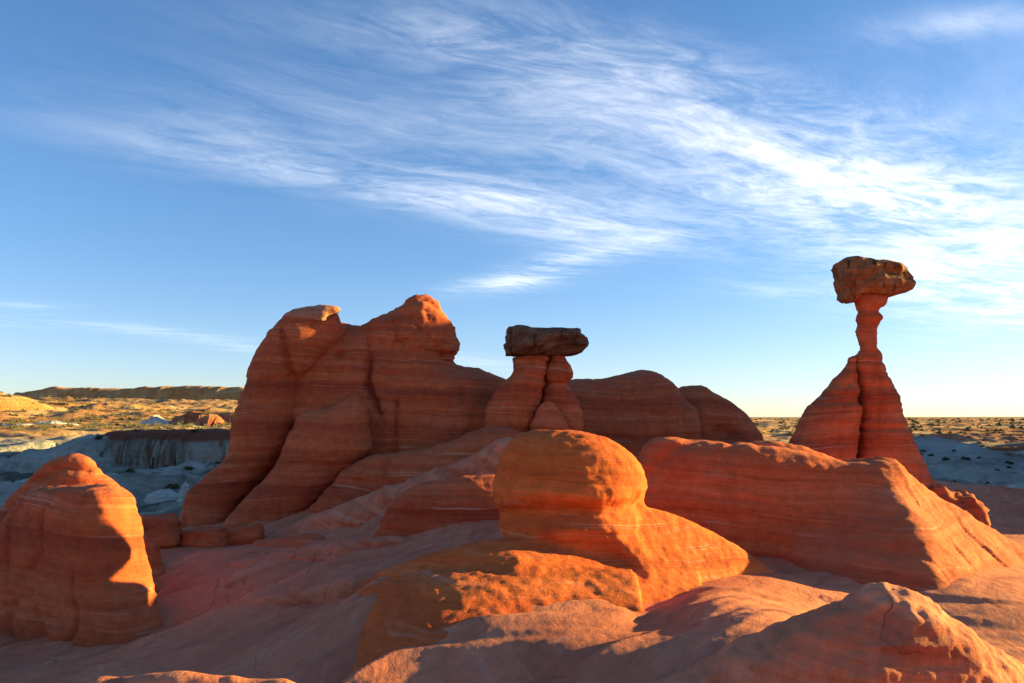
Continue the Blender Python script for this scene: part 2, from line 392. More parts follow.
class Hull:
    """A blunt-edged rock bounded by planes; each plane goes through three points (px, py, Y) or is (point, normal)."""
    def __init__(s, inside, planes, lo, hi, k=.15, edge=.08):
        c = np.array(at(*inside)); s.k, s.edge, s.pl = k, edge, []
        for q in planes:
            if len(q) == 3:
                a, b, d = [np.array(at(*w)) for w in q]; n = np.cross(b-a, d-a)
            else: a = np.array(at(*q[0])); n = np.array(q[1], float)
            n /= np.linalg.norm(n)
            if n@(c-a) > 0: n = -n
            s.pl.append((a, n))
        s.lo, s.hi = np.array(lo, float), np.array(hi, float)
    def bounds(s): return s.lo, s.hi
    def ev(s, x, y, z):
        X, Y, Z = np.meshgrid(x, y, z, indexing='ij'); g = None
        for a, n in s.pl:
            d = (X-a[0])*n[0]+(Y-a[1])*n[1]+(Z-a[2])*n[2]
            if g is None: g = d
            else:
                h = np.maximum(s.edge-np.abs(g-d), 0)/s.edge; g = np.maximum(g, d)+h*h*s.edge*.25
        return g.astype(np.float32)

def surface_nets(phi, org, h):
    nx, ny, nz = phi.shape
    sg = phi < 0
    c = np.zeros((nx-1, ny-1, nz-1), np.int8)
    for a in (0, 1):
        for b in (0, 1):
            for d in (0, 1): c += sg[a:nx-1+a, b:ny-1+b, d:nz-1+d]
    act = (c > 0) & (c < 8)
    idx = np.full(act.shape, -1, np.int64); I = np.argwhere(act); idx[act] = np.arange(len(I))
    acc = np.zeros((len(I), 3)); cnt = np.zeros(len(I))
    cor = [(a, b, d) for a in (0, 1) for b in (0, 1) for d in (0, 1)]
    val = {q: phi[I[:, 0]+q[0], I[:, 1]+q[1], I[:, 2]+q[2]] for q in cor}
    for q in cor:
        for ax in range(3):
            if q[ax]: continue
            r = list(q); r[ax] = 1; r = tuple(r)
            a, b = val[q], val[r]; m = (a < 0) != (b < 0)
            t = np.where(m, a/np.where(m, a-b, 1), 0)
            p = np.array(q, float)[None].repeat(len(I), 0); p[:, ax] += t
            acc += p*m[:, None]; cnt += m
    V = (I+acc/cnt[:, None])*h+org
    Fs = []
    for ax in range(3):
        o1, o2 = [(1, 2), (2, 0), (0, 1)][ax]
        sl0 = [slice(None)]*3; sl1 = [slice(None)]*3; sl0[ax] = slice(0, -1); sl1[ax] = slice(1, None)
        a, b = sg[tuple(sl0)], sg[tuple(sl1)]
        E = np.argwhere(a != b)
        E = E[(E[:, o1] > 0) & (E[:, o2] > 0) & (E[:, o1] < phi.shape[o1]-1) & (E[:, o2] < phi.shape[o2]-1)]
        if not len(E): continue
        inside_first = a[E[:, 0], E[:, 1], E[:, 2]]
        def cell(d1, d2):
            q = E.copy(); q[:, o1] -= d1; q[:, o2] -= d2
            return idx[q[:, 0], q[:, 1], q[:, 2]]
        Q = np.stack([cell(1, 1), cell(0, 1), cell(0, 0), cell(1, 0)], 1)
        Q[~inside_first] = Q[~inside_first][:, ::-1]
        Fs.append(Q)
    return V, np.concatenate(Fs)

def vnormals(V, Fq):
    n = np.cross(V[Fq[:, 2]]-V[Fq[:, 0]], V[Fq[:, 3]]-V[Fq[:, 1]])
    N = np.zeros_like(V)
    for i in range(4): np.add.at(N, Fq[:, i], n)
    return N/np.maximum(np.linalg.norm(N, axis=1), 1e-9)[:, None]

def mesh_obj(name, V, Fq, mat, parent=None, smooth=True):
    me = bpy.data.meshes.new(name)
    Fq = np.asarray(Fq); k = Fq.shape[1]
    me.vertices.add(len(V)); me.vertices.foreach_set('co', np.asarray(V, np.float32).ravel())
    me.loops.add(Fq.size); me.loops.foreach_set('vertex_index', Fq.astype(np.int32).ravel())
    me.polygons.add(len(Fq)); me.polygons.foreach_set('loop_start', np.arange(len(Fq), dtype=np.int32)*k)
    me.polygons.foreach_set('use_smooth', np.full(len(Fq), smooth, bool))
    me.update(calc_edges=True); me.validate()
    me.materials.append(mat)
    o = bpy.data.objects.new(name, me); COL.objects.link(o)
    if parent is not None:
        o.parent = parent; o.matrix_parent_inverse = parent.matrix_world.inverted()
    return o

def weather(V, N, big=.05, bs=.7, ledge=.016, lf=7., fine=.008, tilt=(.02, .01), block=0., seed=0., crack=.05):
    x, y, z = V.T
    d = big*fbm(x/bs+seed, y/bs, z/bs, 3)
    zz = z+tilt[0]*x+tilt[1]*y+.08*perlin(x*.5, y*.5, z*.5+seed)
    L = perlin(x*.25+seed, y*.25, zz*lf)+.6*perlin(x*.6, y*.6+seed, zz*lf*2.7)+.35*perlin(x*1.5, y*1.5+seed, zz*lf*6)
    side = np.clip(1.15-np.abs(N[:, 2]), 0, 1)
    d = d+ledge*np.clip(L*1.6, -1, 1)*side
    d = d+fine*fbm(x*9+seed, y*9, z*9, 2, .6)
    rc = perlin(x*.35+seed, y*.35+3, zz*2.6)+.35*perlin(x*1.3, y*1.3, zz*8+seed)        # a few beds worn back
    d = d-ledge*2.4*sstep(.22, .42, rc)*side
    cr = perlin(x*.75+seed*3, y*.75, z*.10+seed)+.10*perlin(x*2.2, y*2.2, z*2.2)         # joints running down the faces
    d = d-crack*np.exp(-(cr/.022)**2)*sstep(.0, .25, perlin(x*.5, y*.5+seed, z*.5))*side
    d = d-.5*crack*sstep(.52, .75, perlin(x*3.1, y*3.1+seed, z*3.6))*sstep(.1, .3, perlin(x*.6+seed, y*.6, z*.9))   # small weathered hollows
    if block:
        b = np.abs(perlin(x*1.7+seed, y*1.7, z*2.2))+.5*np.abs(perlin(x*4.1, y*4.1+seed, z*4.9))+.3*np.abs(perlin(x*9, y*9+seed, z*9))
        d = d-block*b
    return V+N*d[:, None]

def rock(name, lobes, vox, mat, parent=None, zmin=None, facet=None, **kw):
    B = [l.bounds() for l in lobes]
    lo = np.min([b[0] for b in B], 0)-3*vox; hi = np.max([b[1] for b in B], 0)+3*vox
    if zmin is not None: lo[2] = max(lo[2], zmin)
    n = np.ceil((hi-lo)/vox).astype(int)+1
    x, y, z = [lo[i]+np.arange(n[i])*vox for i in range(3)]
    phi = np.full(n, 9., np.float32)
    for l, b in zip(lobes, B):
        i0 = np.maximum(((b[0]-lo)/vox).astype(int)-3, 0); i1 = np.minimum(np.ceil((b[1]-lo)/vox).astype(int)+4, n)
        sl = tuple(slice(p, q) for p, q in zip(i0, i1))
        g = l.ev(x[sl[0]], y[sl[1]], z[sl[2]]); f = phi[sl]
        hh = np.maximum(l.k-np.abs(f-g), 0)/l.k
        phi[sl] = np.minimum(f, g)-hh*hh*l.k*.25
    phi[0] = phi[-1] = 1; phi[:, 0] = phi[:, -1] = 1; phi[:, :, 0] = np.maximum(phi[:, :, 0], .001); phi[:, :, -1] = 1
    V, Fq = surface_nets(phi, lo, vox)
    # relax the voxel steps a little
    for _ in range(2):
        A = np.zeros_like(V); c = np.zeros(len(V))
        for i in range(4):
            np.add.at(A, Fq[:, i], V[Fq[:, (i+1) % 4]]+V[Fq[:, (i-1) % 4]]); np.add.at(c, Fq[:, i], 2)
        V = V*.5+.5*A/c[:, None]
    V = weather(V, vnormals(V, Fq), **kw)
    o = mesh_obj(name, V, Fq, mat, parent)
    if facet:                                             # angular broken faces
        o.modifiers.new('facets', 'DECIMATE').ratio = facet
        o.data.polygons.foreach_set('use_smooth', np.zeros(len(o.data.polygons), bool))
    return o

def tag(o, label, cat=None, group=None, kind=None):
    if label: o['label'] = label
    if cat: o['category'] = cat
    if group: o['group'] = group
    if kind: o['kind'] = kind
    return o
def empty(name, loc):
    o = bpy.data.objects.new(name, None); COL.objects.link(o); o.location = loc; o.empty_display_size = .3
    bpy.context.view_layer.update()
    return o

# ------------------------------------------------------------------ the bare sandstone ground
CP = [(-60, 683, 5.7), (100, 690, 5.4), (300, 690, 5.1), (512, 690, 4.9), (700, 690, 4.45), (900, 720, 4.2),
      (60, 640, 7.1), (150, 600, 7.9), (300, 620, 6.6), (420, 640, 5.95), (560, 640, 5.3), (520, 626, 5.7), (590, 613, 6.0), (620, 606, 6.1), (640, 625, 6.0), (540, 613, 6.1), (600, 598, 6.4), (480, 624, 5.8),
      (300, 575, 8.0), (200, 558, 9.2), (150, 558, 9.4), (300, 548, 9.3), (240, 550, 9.6), (400, 575, 7.4), (380, 545, 9.),
      (330, 526, 10.8), (200, 549, 10.), (150, 549, 10.), (240, 547, 10.2), (220, 531, 11.8), (440, 500, 10.8), (400, 480, 11.8), (470, 460, 12.4), (540, 446, 13.), (500, 520, 9.2), (620, 470, 11.5), (450, 540, 8.6), (375, 580, 7.2), (366, 598, 6.5), (395, 628, 6.05), (425, 643, 5.65), (360, 608, 6.6), (330, 593, 7.2),
      (655, 592, 6.9), (800, 556, 8.8),
      (650, 545, 9.6), (700, 490, 13.), (760, 470, 15.), (860, 480, 14.), (960, 512, 13.), (1024, 520, 13.), (1024, 545, 11.), (1100, 530, 12.)]
cp = np.array([tuple(at(*q)) for q in CP]+[(1.65, 6.9, .02), (1.7, 6.3, .08), (1.75, 5.7, .13), (1.8, 5., .13), (2.5, 7.5, .01), (2.9, 6.9, -.12), (2.9, 6., -.15), (4., 6.8, -.22), (3.8, 8., -.10),
      (4.5, 7.6, -.06), (5.7, 8., -.15), (5.5, 6.2, -.34), (3.3, 8.7, -.03), (7., 7.5, -.45), (4., 4.6, -.35), (6., 4.6, -.5)])
def tps(r2): return np.where(r2 > 1e-12, r2*np.log(np.maximum(r2, 1e-12)), 0)
def rbf_fit(P, z, lam):
    n = len(P); r2 = ((P[:, None]-P[None])**2).sum(2)
    A = np.zeros((n+3, n+3)); A[:n, :n] = tps(r2)+lam*np.eye(n); A[:n, n] = 1; A[:n, n+1:] = P; A[n, :n] = 1; A[n+1:, :n] = P.T
    return np.linalg.solve(A, np.concatenate([z, np.zeros(3)]))
wgt = rbf_fit(cp[:, :2], cp[:, 2], .05)
def ground_base(x, y):
    sh = x.shape; x = x.ravel(); y = y.ravel(); out = np.zeros(len(x))
    xx, yy = np.clip(x, -9, 11), np.clip(y, 3.4, 15.5)
    for i, (a, b, c) in enumerate(cp): out += wgt[i]*tps((xx-a)**2+(yy-b)**2)
    n = len(cp); out += wgt[n]+wgt[n+1]*xx+wgt[n+2]*yy
    return out.reshape(sh)
def ground_h(x, y):
    z = ground_base(x, y)
    d = .03*fbm(x*.7, y*.7, 3.3, 2)*sstep(2.6, 1.2, x)
    wx = x+.5*perlin(x*.4, y*.4, 7.); wy = y+.5*perlin(x*.4, y*.4, 17.)
    a = .35; uu = wx*math.cos(a)+wy*math.sin(a); vv = -wx*math.sin(a)+wy*math.cos(a)
    rid = 1-np.abs(perlin(uu*.35, vv*1.3, 2.)); d = d+.02*(rid-.6)
    q = perlin(uu*.5, vv*2.6, 11.); d = d+.018*np.clip(q*4, -.6, .6)            # low worn ledges
    q = perlin(uu*.9, vv*6., 21.); d = d+.005*np.clip(q*4, -.8, .8)
    d = d+.004*fbm(x*5, y*5, 1., 3, .6)
    f = (wx*.83-wy*.56)/1.25+.35*perlin(x*.35, y*.35, 31.); fr = f-np.floor(f)     # overlapping slabs, their broken edges towards the left
    d = d+.13*(np.where(fr < .07, sstep(0, .07, fr), 1-(fr-.07)/.93)-.5)*sstep(1.3, .3, x)*sstep(-.2, .5, perlin(x*.45, y*.45, 41.)+.35)
    f = (wx*.78-wy*.62)/.42+.5*perlin(x*.6, y*.6, 51.); fr = f-np.floor(f)
    d = d+.028*(np.where(fr < .10, sstep(0, .10, fr), 1-(fr-.10)/.90)-.5)*sstep(1.2, .2, x)*sstep(.0, .35, perlin(x*.7, y*.7, 61.))
    f = (wx*.25+wy*.97)/.5+.5*perlin(x*.5, y*.5, 71.); fr = f-np.floor(f)          # shallow breaks on the sunlit side
    d = d+.022*(np.where(fr < .10, sstep(0, .10, fr), 1-(fr-.10)/.90)-.5)*sstep(1.4, 2.4, x)*sstep(.0, .3, perlin(x*.8, y*.8, 81.))
    s = x/np.maximum(y, .1)
    edge = np.interp(s, [-1.2, -.5, -.38, -.2, .3, .55, .8], [9.5, 11.2, 12.2, 17.5, 20., 16., 15.])+.8*perlin(x*.5, y*.5, 4.)
    r = y
    return z+d-9.*sstep(0, 9., r-edge)-3*sstep(10, 22, -x)-2.*sstep(14, 24, x)
ang = np.concatenate([np.linspace(-180, -52, 60)[:-1], np.linspace(-52, 52, 760), np.linspace(52, 180, 60)[1:]])
rad = np.concatenate([[0.05, .5, 1., 1.4], np.geomspace(1.7, 34, 520)])
Aa, Rr = np.meshgrid(np.radians(ang), rad, indexing='ij')
GX, GY = Rr*np.sin(Aa), Rr*np.cos(Aa)
GZ = ground_h(GX, GY)
behind = sstep(3.6, 1.5, GY); GZ = GZ*(1-behind)+behind*(-.05)
GZ = GZ-np.where(GY < 0, 6*sstep(12, 30, Rr), 0)
def sheet(X, Y, Z):
    na, nr = X.shape
    i = np.arange(na*nr).reshape(na, nr)
    Fq = np.stack([i[:-1, :-1], i[1:, :-1], i[1:, 1:], i[:-1, 1:]], -1).reshape(-1, 4)
    Fq = Fq[:, ::-1]
    return np.stack([X, Y, Z], -1).reshape(-1, 3), Fq
V, Fq = sheet(GX, GY, GZ)
tag(mesh_obj('ground', V, Fq[:, ::-1] if False else Fq, GROUND), 'bare pink and red slickrock sandstone spreading between the rocks', kind='structure')

# ------------------------------------------------------------------ the valley beyond and its hills
def valley_base(x, y):
    r = np.hypot(x, y); s = np.clip(x/np.maximum(np.abs(y), 1.), -1.2, 1.2)
    lr = np.log(np.maximum(r, 1))
    lefts = np.interp(lr, np.log([1, 30, 60, 110, 220, 420, 700, 1000, 1450, 1700, 3000, 9000, 30000]), [-9, -8, -6.5, -6., -4.6, -2.2, 6., 15, 25, 26, 30, 60, 100])
    right = np.interp(lr, np.log([1, 30, 60, 150, 400, 900, 1500, 3000, 6000, 9000, 30000]), [-9, -8, -5.8, -6.6, -4.4, -2.8, -1., 4, 14, 24, 90])
    w = sstep(-.30, .25, s)
    return lefts*(1-w)+right*w
def valley_h(x, y):
    r = np.hypot(x, y); z = valley_base(x, y)
    rg = lambda f, k: (1-2*np.abs(perlin(x*f, y*f, k)))
    a1 = np.clip(r/60, 0, 1)
    z = z+a1*(1.5*rg(.030, 1.)+1.1*rg(.075, 2.)+.55*rg(.19, 3.)*sstep(400, 150, r)+.22*rg(.5, 4.)*sstep(160, 80, r))
    z = z+sstep(320, 600, r)*(5.*rg(.010, 5.)+3.2*rg(.025, 6.)+1.4*rg(.06, 11.)*sstep(900, 400, r))*(1-.8*sstep(-.1, .5, x/np.maximum(np.abs(y), 1.)))
    z = z+sstep(700, 1600, r)*(9*perlin(x*.0022, y*.0022, 8.)+5*rg(.005, 9.))*np.where(x < 0, 1., .12)
    return z
ang = np.concatenate([np.linspace(-180, -44, 90)[:-1], np.linspace(-44, 44, 560), np.linspace(44, 180, 90)[1:]])
rad = np.concatenate([[8, 14, 20, 26], np.geomspace(30, 30000, 520)])
Aa, Rr = np.meshgrid(np.radians(ang), rad, indexing='ij')
GX, GY = Rr*np.sin(Aa), Rr*np.cos(Aa)
V, Fq = sheet(GX, GY, valley_h(GX, GY))
tag(mesh_obj('terrain', V, Fq, TERR), 'pale desert valley and far plains with patches of sage', kind='structure')

def hill(name, pts, width, mat, ruf=1., label=None, cat=None, kind=None, gully=1., n=(150, 60), flat=.5, seed=0., zb=-12.):
    """A ridge of eroded clay: pts = crest points (x, y, z); the flanks fall to zb over width, cut by gullies."""
    P = np.array(pts, float); L = np.concatenate([[0], np.cumsum(np.linalg.norm(np.diff(P[:, :2], axis=0), axis=1))])
    t = np.linspace(-width*.8, L[-1]+width*.8, n[0]); tc = np.clip(t, 0, L[-1])
    c = np.stack([np.interp(tc, L, P[:, i]) for i in range(3)], 1)
    T = np.gradient(c[:, :2], axis=0); d0 = P[1, :2]-P[0, :2]; d1 = P[-1, :2]-P[-2, :2]
    T[t <= 0] = d0; T[t >= L[-1]] = d1; T /= np.linalg.norm(T, axis=1)[:, None]
    for _ in range(6): T = np.vstack([T[:1], (T[:-2]+T[1:-1]*2+T[2:])/4, T[-1:]])
    over = t-tc; c[:, :2] += T*over[:, None]
    w = np.linspace(-1, 1, n[1])
    X = c[:, 0:1]-T[:, 1:2]*w*width; Y = c[:, 1:2]+T[:, 0:1]*w*width
    e = np.sqrt(w[None]**2+(np.abs(over)/(width*.8))[:, None]**2)
    g = perlin(t[:, None]/width*5*gully+seed, np.sign(w)[None]*3.+0*t[:, None], seed)*.6+.4*perlin(t[:, None]/width*13*gully+seed, np.sign(w)[None]*7., seed+3)
    e2 = np.clip((e-flat*.35)/(1-flat*.35), 0, 1)*(1+.55*g*np.clip(e*1.4, 0, 1))
    prof = np.cos(np.clip(e2, 0, 1)*math.pi)*.5+.5
    prof = prof**(1.25-flat*.6)
    Z = zb+(c[:, 2:3]-zb)*prof+ruf*.4*fbm(X/width*4+seed, Y/width*4, seed, 4)*np.clip(prof*3, 0, 1)
    V, Fq = sheet(X, Y, Z)
    o = mesh_obj(name, V, Fq[:, ::-1], mat)
    return tag(o, label, cat, None, kind)

def crest(l, Y): return [tuple(at(px, py, Y+dy)) for px, py, dy in l]
hill('badland_mound', crest([(46, 452, 0), (75, 440, 2), (105, 437, 4), (128, 444, 8)], 92), 13, CLAY, 1.3, 'large pale grey clay mound with gullied sides behind the left rock', 'badland mound', seed=2., gully=1.6)
hill('badland_mound', crest([(-40, 450, 0), (0, 447, 0), (24, 440, 4), (40, 448, 8)], 108), 14, CLAY, 1.3, 'lower grey clay mound at the left edge of the photo', 'badland mound', seed=8., gully=1.5)
hill('badland_mound', crest([(112, 434, 0), (138, 437, 0), (160, 446, 0)], 118), 12, CLAY, 1.3, 'small grey clay mound between the big pale mound and the streaked cliff', 'badland mound', seed=15.)
hill('badland_cliff', crest([(156, 431, 0), (190, 430, 0), (235, 430, -2), (270, 430, 0)], 100), 9, CLIFFM, .5, 'pale streaked clay cliff with a dark red rim beside the big stone massif', 'cliff', seed=4., gully=2.6, flat=1.9, n=(260, 90))
hill('butte', crest([(-80, 388, 0), (-30, 388, 0), (5, 395, 0), (22, 404, 20), (40, 417, 40)], 430), 46, ORANGEM, 2., 'sunlit orange hill at the far left edge', 'butte', seed=5., zb=-6)
hill('white_knoll', crest([(-20, 424, 0), (10, 424, 0), (26, 424, 0)], 300), 16, WHITEM, 1., 'sunlit white clay knoll at the foot of the orange hill', 'knoll', seed=6., zb=-8)
hill('white_knoll', crest([(45, 422, 0), (56, 421, 0), (70, 424, 0)], 310), 12, WHITEM, 1., 'small pointed white knoll right of the orange hill', 'knoll', seed=9., zb=-8)
hill('white_knoll', crest([(148, 420, 0), (156, 415, 0), (166, 421, 0)], 330), 10, WHITEM, 1., 'pointed white knoll above the streaked cliff, left of the red one', 'knoll', seed=12., zb=-8)
hill('red_knoll', crest([(182, 416, 0), (195, 411, 0), (212, 415, 0)], 330), 13, REDM, 1., 'red topped sunlit knoll above the streaked cliff', 'knoll', seed=19., zb=-9)
hill('red_knoll', crest([(222, 415, 0), (232, 412, 0), (250, 414, 0)], 345), 13, REDM, 1., 'red and white knoll touching the edge of the big massif', 'knoll', seed=23., zb=-9)
hill('mesa', crest([(34, 393, 0), (60, 388, 0), (110, 389, 0), (200, 391, 0)], 1560), 75, ORANGEM, 6., 'dark shaded mesa on the skyline above the left valley', 'mesa', seed=31., zb=0, flat=1.2)
hill('mesa', crest([(125, 391, 0), (160, 388, 0), (200, 387, 0), (260, 389, 0), (330, 392, 0)], 1330), 80, ORANGEM, 6., 'long flat mesa on the skyline left of the big massif', 'mesa', seed=37., zb=0, flat=1.4)
hill('red_cliff', crest([(945, 435, 40), (970, 434, 18), (992, 435, 0), (1006, 438, -16), (1024, 447, -28)], 185), 11, REDM, 1., 'red cliff catching the last sun at the right edge of the valley', 'cliff', seed=41., zb=-10, flat=1.8, gully=2.)
hill('mesa', crest([(900, 417.5, 0), (960, 418, 0), (1010, 417, 0), (1090, 416.5, 0)], 4200), 260, ORANGEM, 1.5, 'low pale mesa along the right skyline', 'mesa', seed=47., zb=-15, flat=1.5)
hill('badland_mound', crest([(905, 437, 0), (935, 446, -10), (970, 466, -25), (1000, 474, -30)], 120), 22, CLAY, 1.3, 'broad grey clay ridge with bushes right of the tall hoodoo', 'badland mound', seed=52., zb=-9)
hill('badland_mound', crest([(985, 470, 0), (1020, 476, 0), (1060, 470, 0)], 75), 9, CLAY, .4, 'near grey clay mound at the right edge of the photo', 'badland mound', seed=57., zb=-9)
# ridge added out of view to the right to throw the valley into shadow
hill('shade_ridge', [(88, 62, 17), (120, 106, 25), (152, 140, 30)], 28, REDM, 2., 'added ridge out of view, shading the valley', None, 'structure', seed=61., zb=-10, flat=1.2)

# ------------------------------------------------------------------ the rock formations
# the big massif on the left
YM = 13.
big = empty('sandstone_massif', at(330, 520, YM))
tag(big, 'largest red sandstone massif with two rounded summits and leg-like buttresses', 'rock formation')
rock('rock_wall', [
    Lobe([(262, 360), (300, 335), (335, 322), (348, 326), (360, 328), (385, 322), (404, 318), (440, 330), (453, 362), (480, 371), (500, 378), (520, 388), (540, 420), (540, 520), (300, 560), (232, 545), (248, 450)], YM, .8, .34, dn=1.1,
         grooves=[([(382, 335), (381, 388), (393, 414)], 2.2, 16), ([(407, 405), (406, 450)], 3, 9), ([(300, 365), (300, 385)], 6, 8)], pits=[(352, 360, 4, 9)], k=.3),
    ], .036, ROCK, big, zmin=-1.2, seed=1., big=.06)
rock('summit_knob', [
    Lobe([(346, 372), (344, 356), (350, 338), (362, 326), (378, 320), (392, 311), (403, 304), (409, 298), (420, 294.5), (432, 297), (441, 304), (446, 314), (452, 327), (457, 340), (459, 349), (453, 362), (440, 380), (400, 390), (365, 390)], YM, 1.0, .45, dn=.65,
         grooves=[([(409, 306), (425, 303), (442, 310)], 2.5, 4), ([(428, 357), (458, 355)], 3, 12), ([(360, 367), (456, 364)], 3, 10), ([(400, 325), (402, 355)], 2.5, 7), ([(408, 318), (430, 340)], 3, 5)],
         pits=[(418, 361, 4, 7), (404, 348, 5, 5), (425, 352, 5, 6), (432, 345, 4, 4), (395, 356, 4, 5), (412, 343, 3, 4), (440, 350, 4, 5)], k=.2)], .032, ROCK, big, seed=2., big=.07, bs=.45)
rock('buttress', [
    Lobe([(176, 560), (178, 524), (181, 513), (190, 492), (204, 478), (221, 462), (230, 443), (236, 405), (246, 381), (257, 352), (266, 337), (279, 321), (291, 311), (310, 309), (333, 311), (341, 322), (344, 330), (334, 346), (316, 366), (302, 385), (301, 400), (294, 425), (285, 445), (273, 465), (256, 487), (239, 505), (228, 527), (228, 560)], YM, .95, .42, dn=-.1, turn=14, px0=260,
         grooves=[([(283, 332), (289, 368), (299, 388)], 2.4, 10), ([(188, 505), (189, 525)], 3, 8)], k=.2)], .045, ROCK, big, zmin=-1.2, seed=3.)
rock('foot_lobe', [
    Lobe([(222, 560), (224, 524), (236, 508), (256, 486), (275, 464), (287, 442), (294, 420), (306, 412), (322, 409), (336, 404), (348, 397), (358, 396), (365, 402), (369, 420), (373, 436), (372, 452), (352, 470), (332, 488), (312, 505), (296, 530), (290, 560)], YM, .85, .42, dn=-.75, turn=8, px0=300, k=.2,
         grooves=[([(268, 480), (262, 525)], 3, 2)])], .04, ROCK, big, zmin=-1.2, seed=4.)
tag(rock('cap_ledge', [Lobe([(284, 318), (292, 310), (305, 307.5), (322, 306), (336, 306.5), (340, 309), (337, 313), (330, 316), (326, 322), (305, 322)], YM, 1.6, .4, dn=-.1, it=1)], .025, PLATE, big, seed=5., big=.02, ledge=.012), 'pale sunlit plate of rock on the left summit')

# the flat-topped hoodoo in the middle
YH = 12.6
hd = empty('table_hoodoo', at(535, 435, YH))
tag(hd, 'squat hoodoo with a wide flat dark capstone lying across two pillars', 'hoodoo')
rock('pillar', [Lobe([(474, 470), (480, 437), (484, 420), (488, 404), (496, 390), (506, 379), (511, 371), (512, 358), (522, 356), (546, 355), (549, 360), (547, 376), (542, 396), (537, 415), (533, 430), (536, 470)], YH, .9, .36, it=1, k=.1,
      grooves=[([(511, 372), (502, 392), (496, 408)], 3, 4)])], .028, ROCK, hd, seed=6., big=.03)
rock('pillar_core', [Lobe([(512, 470), (518, 400), (524, 372), (530, 357), (560, 355), (563, 372), (568, 400), (574, 470)], YH, .8, .4, it=1, dn=.45)], .04, ROCK, hd, seed=60., big=.03)
rock('pillar', [Lobe([(534, 470), (535, 425), (541, 400), (547, 384), (556, 379), (566, 381), (572, 391), (579, 403), (584, 416), (585, 430), (590, 470)], YH, .85, .45, dn=.1, k=.06, it=1),
      Lobe([(546, 374), (549, 364), (552, 355), (560, 352), (567, 358), (572, 368), (574, 376), (570, 382), (560, 384), (550, 382)], YH, 1., .5, dn=0, k=.06, it=1, grooves=[([(562, 356), (566, 372), (566, 384)], 2, 3)])], .026, ROCK, hd, seed=7., big=.03)
rock('front_block', [Lobe([(530, 455), (534, 416), (543, 403), (552, 401), (560, 409), (566, 419), (569, 430), (570, 455)], YH, .8, .4, dn=-.35, it=1)], .026, ROCK, hd, seed=8., big=.03)
tag(rock('capstone', [Lobe([(505, 356), (506.5, 343), (506, 330), (510, 327), (521, 326), (536, 328), (560, 328), (579, 329), (581, 333), (587, 335.5), (588, 343), (586, 348), (560, 347), (552, 352), (548, 357), (526, 357.5)], YH, 2.3, .28, it=0, turn=-6, lean=0., grooves=[([(512, 350), (514, 335)], 2.5, 6), ([(530, 356), (552, 345), (584, 341)], 3, 7)]),
      Lobe([(548, 356), (552, 346), (565, 342), (585, 341), (588, 345), (585, 351), (578, 355), (563, 357)], YH, 2.0, .3, it=1, dn=.05, k=.05)], .022, CAPM, hd, seed=9., facet=.05, big=.014, bs=.35, ledge=.028, lf=9., block=.03), 'wide flat dark brown slab of harder rock')

# the tall toadstool on the right
YT = 12.
td = empty('toadstool_hoodoo', at(862, 470, YT))
tag(td, 'tall slender toadstool hoodoo with a blocky brown boulder balanced on its thin neck', 'hoodoo')
rock('pedestal', [
    Lobe([(852, 293), (869, 290), (887, 292), (885.5, 303), (880.5, 312), (880, 322), (878, 327), (875, 330), (878.5, 334), (875.5, 338), (875.5, 345), (881, 353), (883, 363), (888, 378), (894, 391), (898, 405), (902, 418), (908, 432), (917, 452), (926, 470), (934, 488), (944, 540), (842, 540), (855, 470), (858, 440), (860.5, 420), (861, 400), (859, 380), (854.5, 362), (856.5, 354), (861, 350), (861.5, 344), (857, 336), (857, 326), (858.5, 316), (856.5, 304)], YT, 1., .5, it=1,
         grooves=[([(901, 425), (918, 458), (925, 480)], 2.5, 4)], k=.1),
    Lobe([(838, 540), (845, 430), (851, 374), (866, 374), (876, 430), (884, 540)], YT, .8, .45, dn=.3, k=.03)], .03, ROCK, td, zmin=-.6, seed=10., big=.02, ledge=.022)
rock('buttress', [Lobe([(768, 540), (776, 470), (787, 447), (799, 425), (808, 410), (820, 396.5), (832, 384), (843, 369), (849, 358), (854, 356), (856, 362), (856, 380), (857.5, 400), (857, 420), (855, 440), (854, 470), (856, 540)], YT, .8, .40, it=1, dn=-.02, pits=[(852, 364, 2.5, 5)])], .03, ROCK, td, zmin=-.6, seed=11., big=.03)
tag(rock('capstone', [Lobe([(835, 262), (843, 259), (844, 257.5), (856, 256.5), (868, 259.5), (888, 261.5), (897, 266), (903, 270), (910, 277), (911, 285), (909.5, 291), (897, 295.5), (887, 299), (868, 296), (856, 297), (853, 303), (846, 304), (840.5, 300), (838.5, 288), (836.5, 276)], YT, 1.25, .27, it=0, turn=6,
      grooves=[([(852, 285), (872, 272), (905, 280)], 4, 5), ([(850, 262), (846, 290)], 3, 3)])], .022, CAPO, td, seed=12., facet=.05, big=.018, bs=.3, block=.04, ledge=.022, lf=6.), 'blocky orange-brown boulder')

# humps behind the middle hoodoo
tag(rock('sandstone_hump', [Lobe([(520, 520), (540, 410), (568, 383), (600, 379), (620, 375), (638, 371), (651, 370.5), (661, 374), (673, 386), (686, 401), (694, 411), (697, 430), (696, 520)], 16.5, .9, .36, it=1, grooves=[([(676, 400), (674, 430)], 4, 5)])], .06, ROCK, zmin=-.5, seed=13.), 'broad striped red hump directly right of the flat-capped hoodoo', 'rock hump')
tag(rock('sandstone_hump', [Lobe([(655, 520), (668, 400), (680, 388), (692, 386.5), (703, 385.5), (712, 393), (730, 403), (742, 412), (752, 425), (760, 441), (775, 520)], 17.5, .9, .4, it=1, pits=[(720, 436, 12, 16), (706, 430, 7, 10)])], .06, ROCK, zmin=-.5, seed=14.), 'smaller rounded hump with a shallow alcove, behind the long whaleback', 'rock hump')

